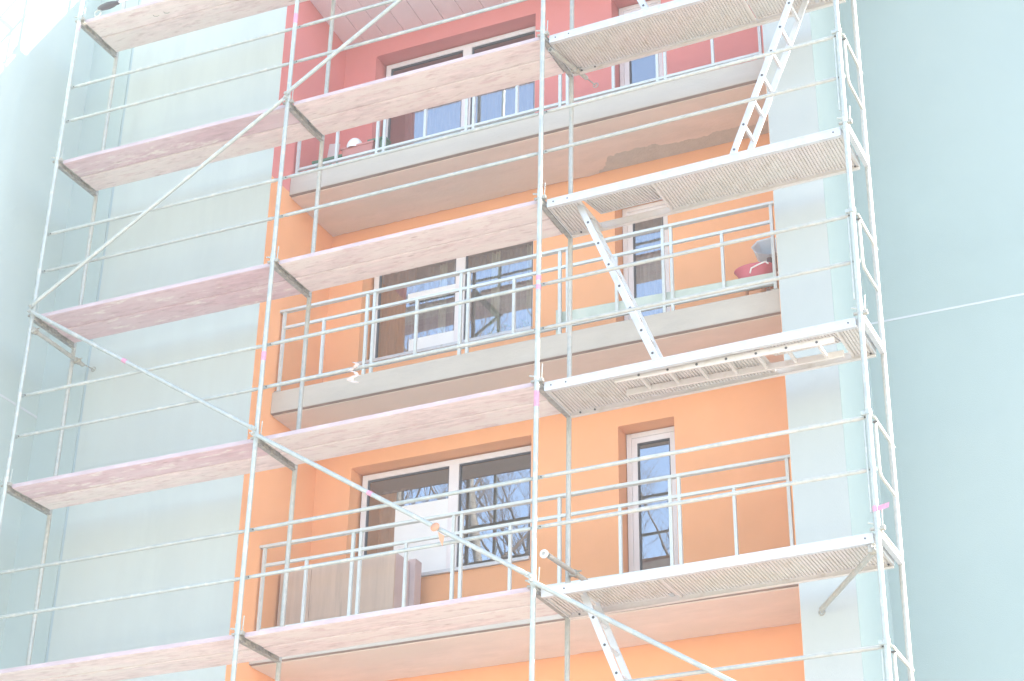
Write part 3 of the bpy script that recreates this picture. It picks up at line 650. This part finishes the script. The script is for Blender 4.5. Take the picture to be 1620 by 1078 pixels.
tag(part('white_bucket', MB().lathe((2.94,1.62,zA+.312), [(.10,-.03)]+prof, 24), M['white']), 'white rounded tub upside down on the terracotta flower box', 'tub')
tag(part('leaning_board', MB().bar((2.52,1.75,zA), (2.60,1.72,zA+.52), .03, .13, (1,0,.1)), M['cab_side']), 'pale board standing upright behind the green tray', 'board')
zB = SB[1] + .256
t = thing('rose_basin', 'rose red plastic basin with white handle at the right end of the middle balcony', 'basin', (7.70,1.66,zB))
part('bowl', MB().lathe((7.70,1.68,zB+.10), [(0,.13),(.12,.13),(.16,.21),(.205,.30),(.218,.305),(.218,.317),(.195,.312),(.14,.2),(.12,.15),(0,.15)], 30, 1, .6), M['pinkp'], t)
part('stand', MB().box(7.60,7.63,1.62,1.65,zB,zB+.23).box(7.78,7.81,1.62,1.65,zB,zB+.23).box(7.58,7.83,1.61,1.76,zB+.22,zB+.235), M['orange'], t)
part('handle', MB().path([(7.69,1.54,zB+.30),(7.71,1.525,zB+.345),(7.78,1.52,zB+.365),(7.86,1.52,zB+.385),(7.89,1.53,zB+.36)], .0085, 8), M['white'], t)
t = thing('blue_basin', 'pale blue plastic tub tipped on its side behind the rose basin', 'basin', (7.82,1.95,zB))
mb = MB(); prof = [(0,0),(.12,0),(.14,.02),(.175,.19),(.19,.20),(.168,.195),(.13,.03),(0,.02)]
mb.lathe((0,0,0), prof, 8, 1.05, .85); mb.xform(Matrix.Translation((7.80,1.98,zB+.64)) @ Matrix.Rotation(math.radians(22), 4, 'Y') @ Matrix.Rotation(math.radians(62), 4, 'X') @ Matrix.Rotation(math.radians(22), 4, 'Z'))
for q in range(len(mb.sm)): mb.sm[q] = False
part('bowl', mb, M['bluep'], t, .008); part('stand', MB().box(7.68, 7.98, 1.90, 2.1, zB, zB+.56), M['orange'], t, .01)
t = thing('rubber_boots', 'dark rubber boots standing in front of the pale blue tub', 'boots', (7.88,1.76,zB+.3))
for x in (7.82, 7.92): part('boot', MB().path([(x,1.80,zB+.38),(x,1.80,zB+.44),(x+.005,1.80,zB+.58)], [.04,.03,.026], 12).path([(x-.07,1.76,zB+.405),(x,1.79,zB+.41)], [.02,.035], 10), M['boot'], t)
part('shelf', MB().box(7.74, 7.97, 1.72, 1.86, zB+.34, zB+.36).box(7.78, 7.81, 1.78, 1.81, zB, zB+.34).box(7.91, 7.94, 1.78, 1.81, zB, zB+.34), M['white'], t)
mb = MB().bar((5.62,1.512,zB+.215), (7.96,1.512,zB+.16), .012, .15); mb.bar((5.60,1.505,zB+.03),(5.60,1.505,zB+.32),.01,.05,(1,0,0))
tag(part('toe_board', mb, M['toe'], None, .003), 'long pale green board tied along the foot of the middle balcony railing', 'board')
mb = MB(); P0 = [V3((4.10+.045*math.sin(i*1.7), -.02-.01*math.sin(i*2.3), .56 - i*.028)) for i in range(9)]
for i in range(8):
    wv = V3((.032 if i > 4 else .016, .012, 0)); mb.add([P0[i]-wv, P0[i]+wv, P0[i+1]+wv, P0[i+1]-wv], [(0,1,2,3)], True)
cl = part('cloth_strip', mb, M['cloth']); sm = cl.modifiers.new('thick', 'SOLIDIFY'); sm.thickness = .006
tag(cl, 'white cloth strip knotted round a guardrail before the middle window', 'cloth')
zC = SB[2] + .256
t = thing('cabinet', 'brown wooden cabinet standing on the lower balcony left of the window', 'cabinet', (2.9,2.1,zC))
part('front_board', MB().box(2.245, 2.62, 1.835, 1.853, zC, -.685), M['cab'], t, .003); part('front_board', MB().box(2.626, 3.13, 1.83, 1.85, zC, -.675), M['cab'], t, .003)
part('front_board', MB().box(3.136, 3.62, 1.828, 1.85, zC, -.66), M['cab'], t, .003)
part('side_board', MB().box(3.60, 3.62, 1.852, 2.15, zC, -.67), M['cab_side'], t, .003); part('side_board', MB().box(2.245, 2.265, 1.854, 2.28, zC, -.69), M['cab_side'], t)
part('cabinet_top', MB().box(2.266, 3.60, 1.854, 2.28, -.71, -.69), M['cab'], t)
part('rear_frame', MB().box(3.60, 3.68, 2.16, 2.30, zC, -.64), M['cab_side'], t, .003)
# long tool on the topmost deck
t = thing('long_handled_tool', 'long pole with black oval head lying along the topmost deck at the left', 'tool', (.4,.07,6.0))
mb = MB(); mb.lathe((0,0,0), [(.0,-.155),(.022,-.14),(.038,-.09),(.046,0),(.04,.07),(.026,.12),(.03,.135),(.026,.15),(.0,.155)], 20); mb.xform(Matrix.Translation((.335,.05,6.155)) @ Matrix.Rotation(math.radians(88), 4, 'Y'))
part('head', mb, M['dark'], t)
part('ring', MB().path([V3((.195+.046*math.cos(a*.63), .05, 6.085+.046*math.sin(a*.63))) for a in range(11)], .009, 8), M['steel'], t)
part('pole', MB().tube((.49,.05,6.16), (2.99,.045,6.24), .011, 10), M['white'], t)

# ------------------------------------------------------------------ bare trees across the yard, mirrored in the panes
def tree_mesh(seed, H=21):
    rng = random.Random(seed); tr = MB(); cr = MB()
    def grow(p, d, L, r, lv):
        if lv > 4: return
        n = 5 if lv == 0 else 3; pts = [p]; q = p.copy(); dd = d.copy()
        for i in range(n):
            dd = (dd + V3((rng.gauss(0,.07),rng.gauss(0,.07),.03 if lv else .05))*(1 if lv else .5)).normalized(); q = q + dd*L/n; pts.append(q.copy())
        rs = [r*(1-(.62 if lv == 0 else .75)*i/n) for i in range(n+1)]
        (tr if lv < 1 else cr).path(pts, rs, 7 if lv == 0 else (4 if lv < 3 else 3))
        nb = [15, 6, 5, 4, 0][lv]
        for b in range(nb):
            f = (.28 if lv == 0 else .2) + (.72 if lv == 0 else .8)*(b+rng.random())/nb; i = min(n-1, int(f*n)); c = pts[i].lerp(pts[i+1], f*n-i)
            a = rng.random()*6.28; el = rng.uniform(.35,.9)
            side = V3((math.cos(a), math.sin(a), 0)); nd = (side*math.cos(el) + V3((0,0,1))*math.sin(el) + dd*.5).normalized()
            grow(c, nd, L*[.27,.5,.5,.5,0][lv]*(1.15-.6*f)*rng.uniform(.8,1.2), max(.0045, rs[i]*.34), lv+1)
    grow(V3((0,0,0)), V3((0,0,1)), H, .21, 0)
    return tr, cr
protos = []
spots = [(-11.5,-17.5,21,0),(-8.4,-18.5,22,1),(-6.9,-16.5,22.5,2),(-5.3,-19,22,0),(-3.4,-17,21.5,1),(-9.8,-21,23,2),(-7.2,-22,23,0),(-1.2,-18.5,21.5,2),(-14,-20,22,1),(1.2,-17.5,21.5,0),(-4.3,-21.5,23,1)]
kinds = ['tall bare birch tree', 'bare birch tree with a leaning trunk', 'slender bare birch tree']
tm = []
for sd_ in (3, 8, 15):
    tr, cr = tree_mesh(sd_)
    ms = []
    for nm, mb_, mt in (('trunk', tr, M['bark']), ('crown', cr, M['twig'])):
        me = bpy.data.meshes.new(nm); me.from_pydata([tuple(v) for v in mb_.v], [], mb_.f); me.materials.append(mt)
        for p in me.polygons: p.use_smooth = True
        ms.append((nm, me))
    tm.append(ms)
for i, (x, y, h, kd) in enumerate(spots):
    t = thing('birch_tree', kinds[kd] + ' across the yard, mirrored in the window panes', 'tree', (x, y, GZ), 'bare trees across the yard')
    t.rotation_euler = (0, 0, i*1.9); s = h/21; t.scale = (s, s, s)
    for nm, me in tm[kd]:
        o = bpy.data.objects.new(nm, me); COL.objects.link(o); o.parent = t

# ------------------------------------------------------------------ added volume veil that lifts the darks into a faded look
hz = part('veil_volume', MB().box(-60, 60, -60, 30, GZ-1, 14), M['white']); tag(hz, kind='stuff')
hm_ = bpy.data.materials.new('veil_haze'); hm_.use_nodes = True; t_ = hm_.node_tree; t_.nodes.clear()
ho = t_.nodes.new('ShaderNodeOutputMaterial'); hv = t_.nodes.new('ShaderNodeVolumePrincipled')
hv.inputs['Color'].default_value = (.9,.9,.9,1); hv.inputs['Density'].default_value = .0034
t_.links.new(hv.outputs[0], ho.inputs['Volume']); hz.data.materials.clear(); hz.data.materials.append(hm_)
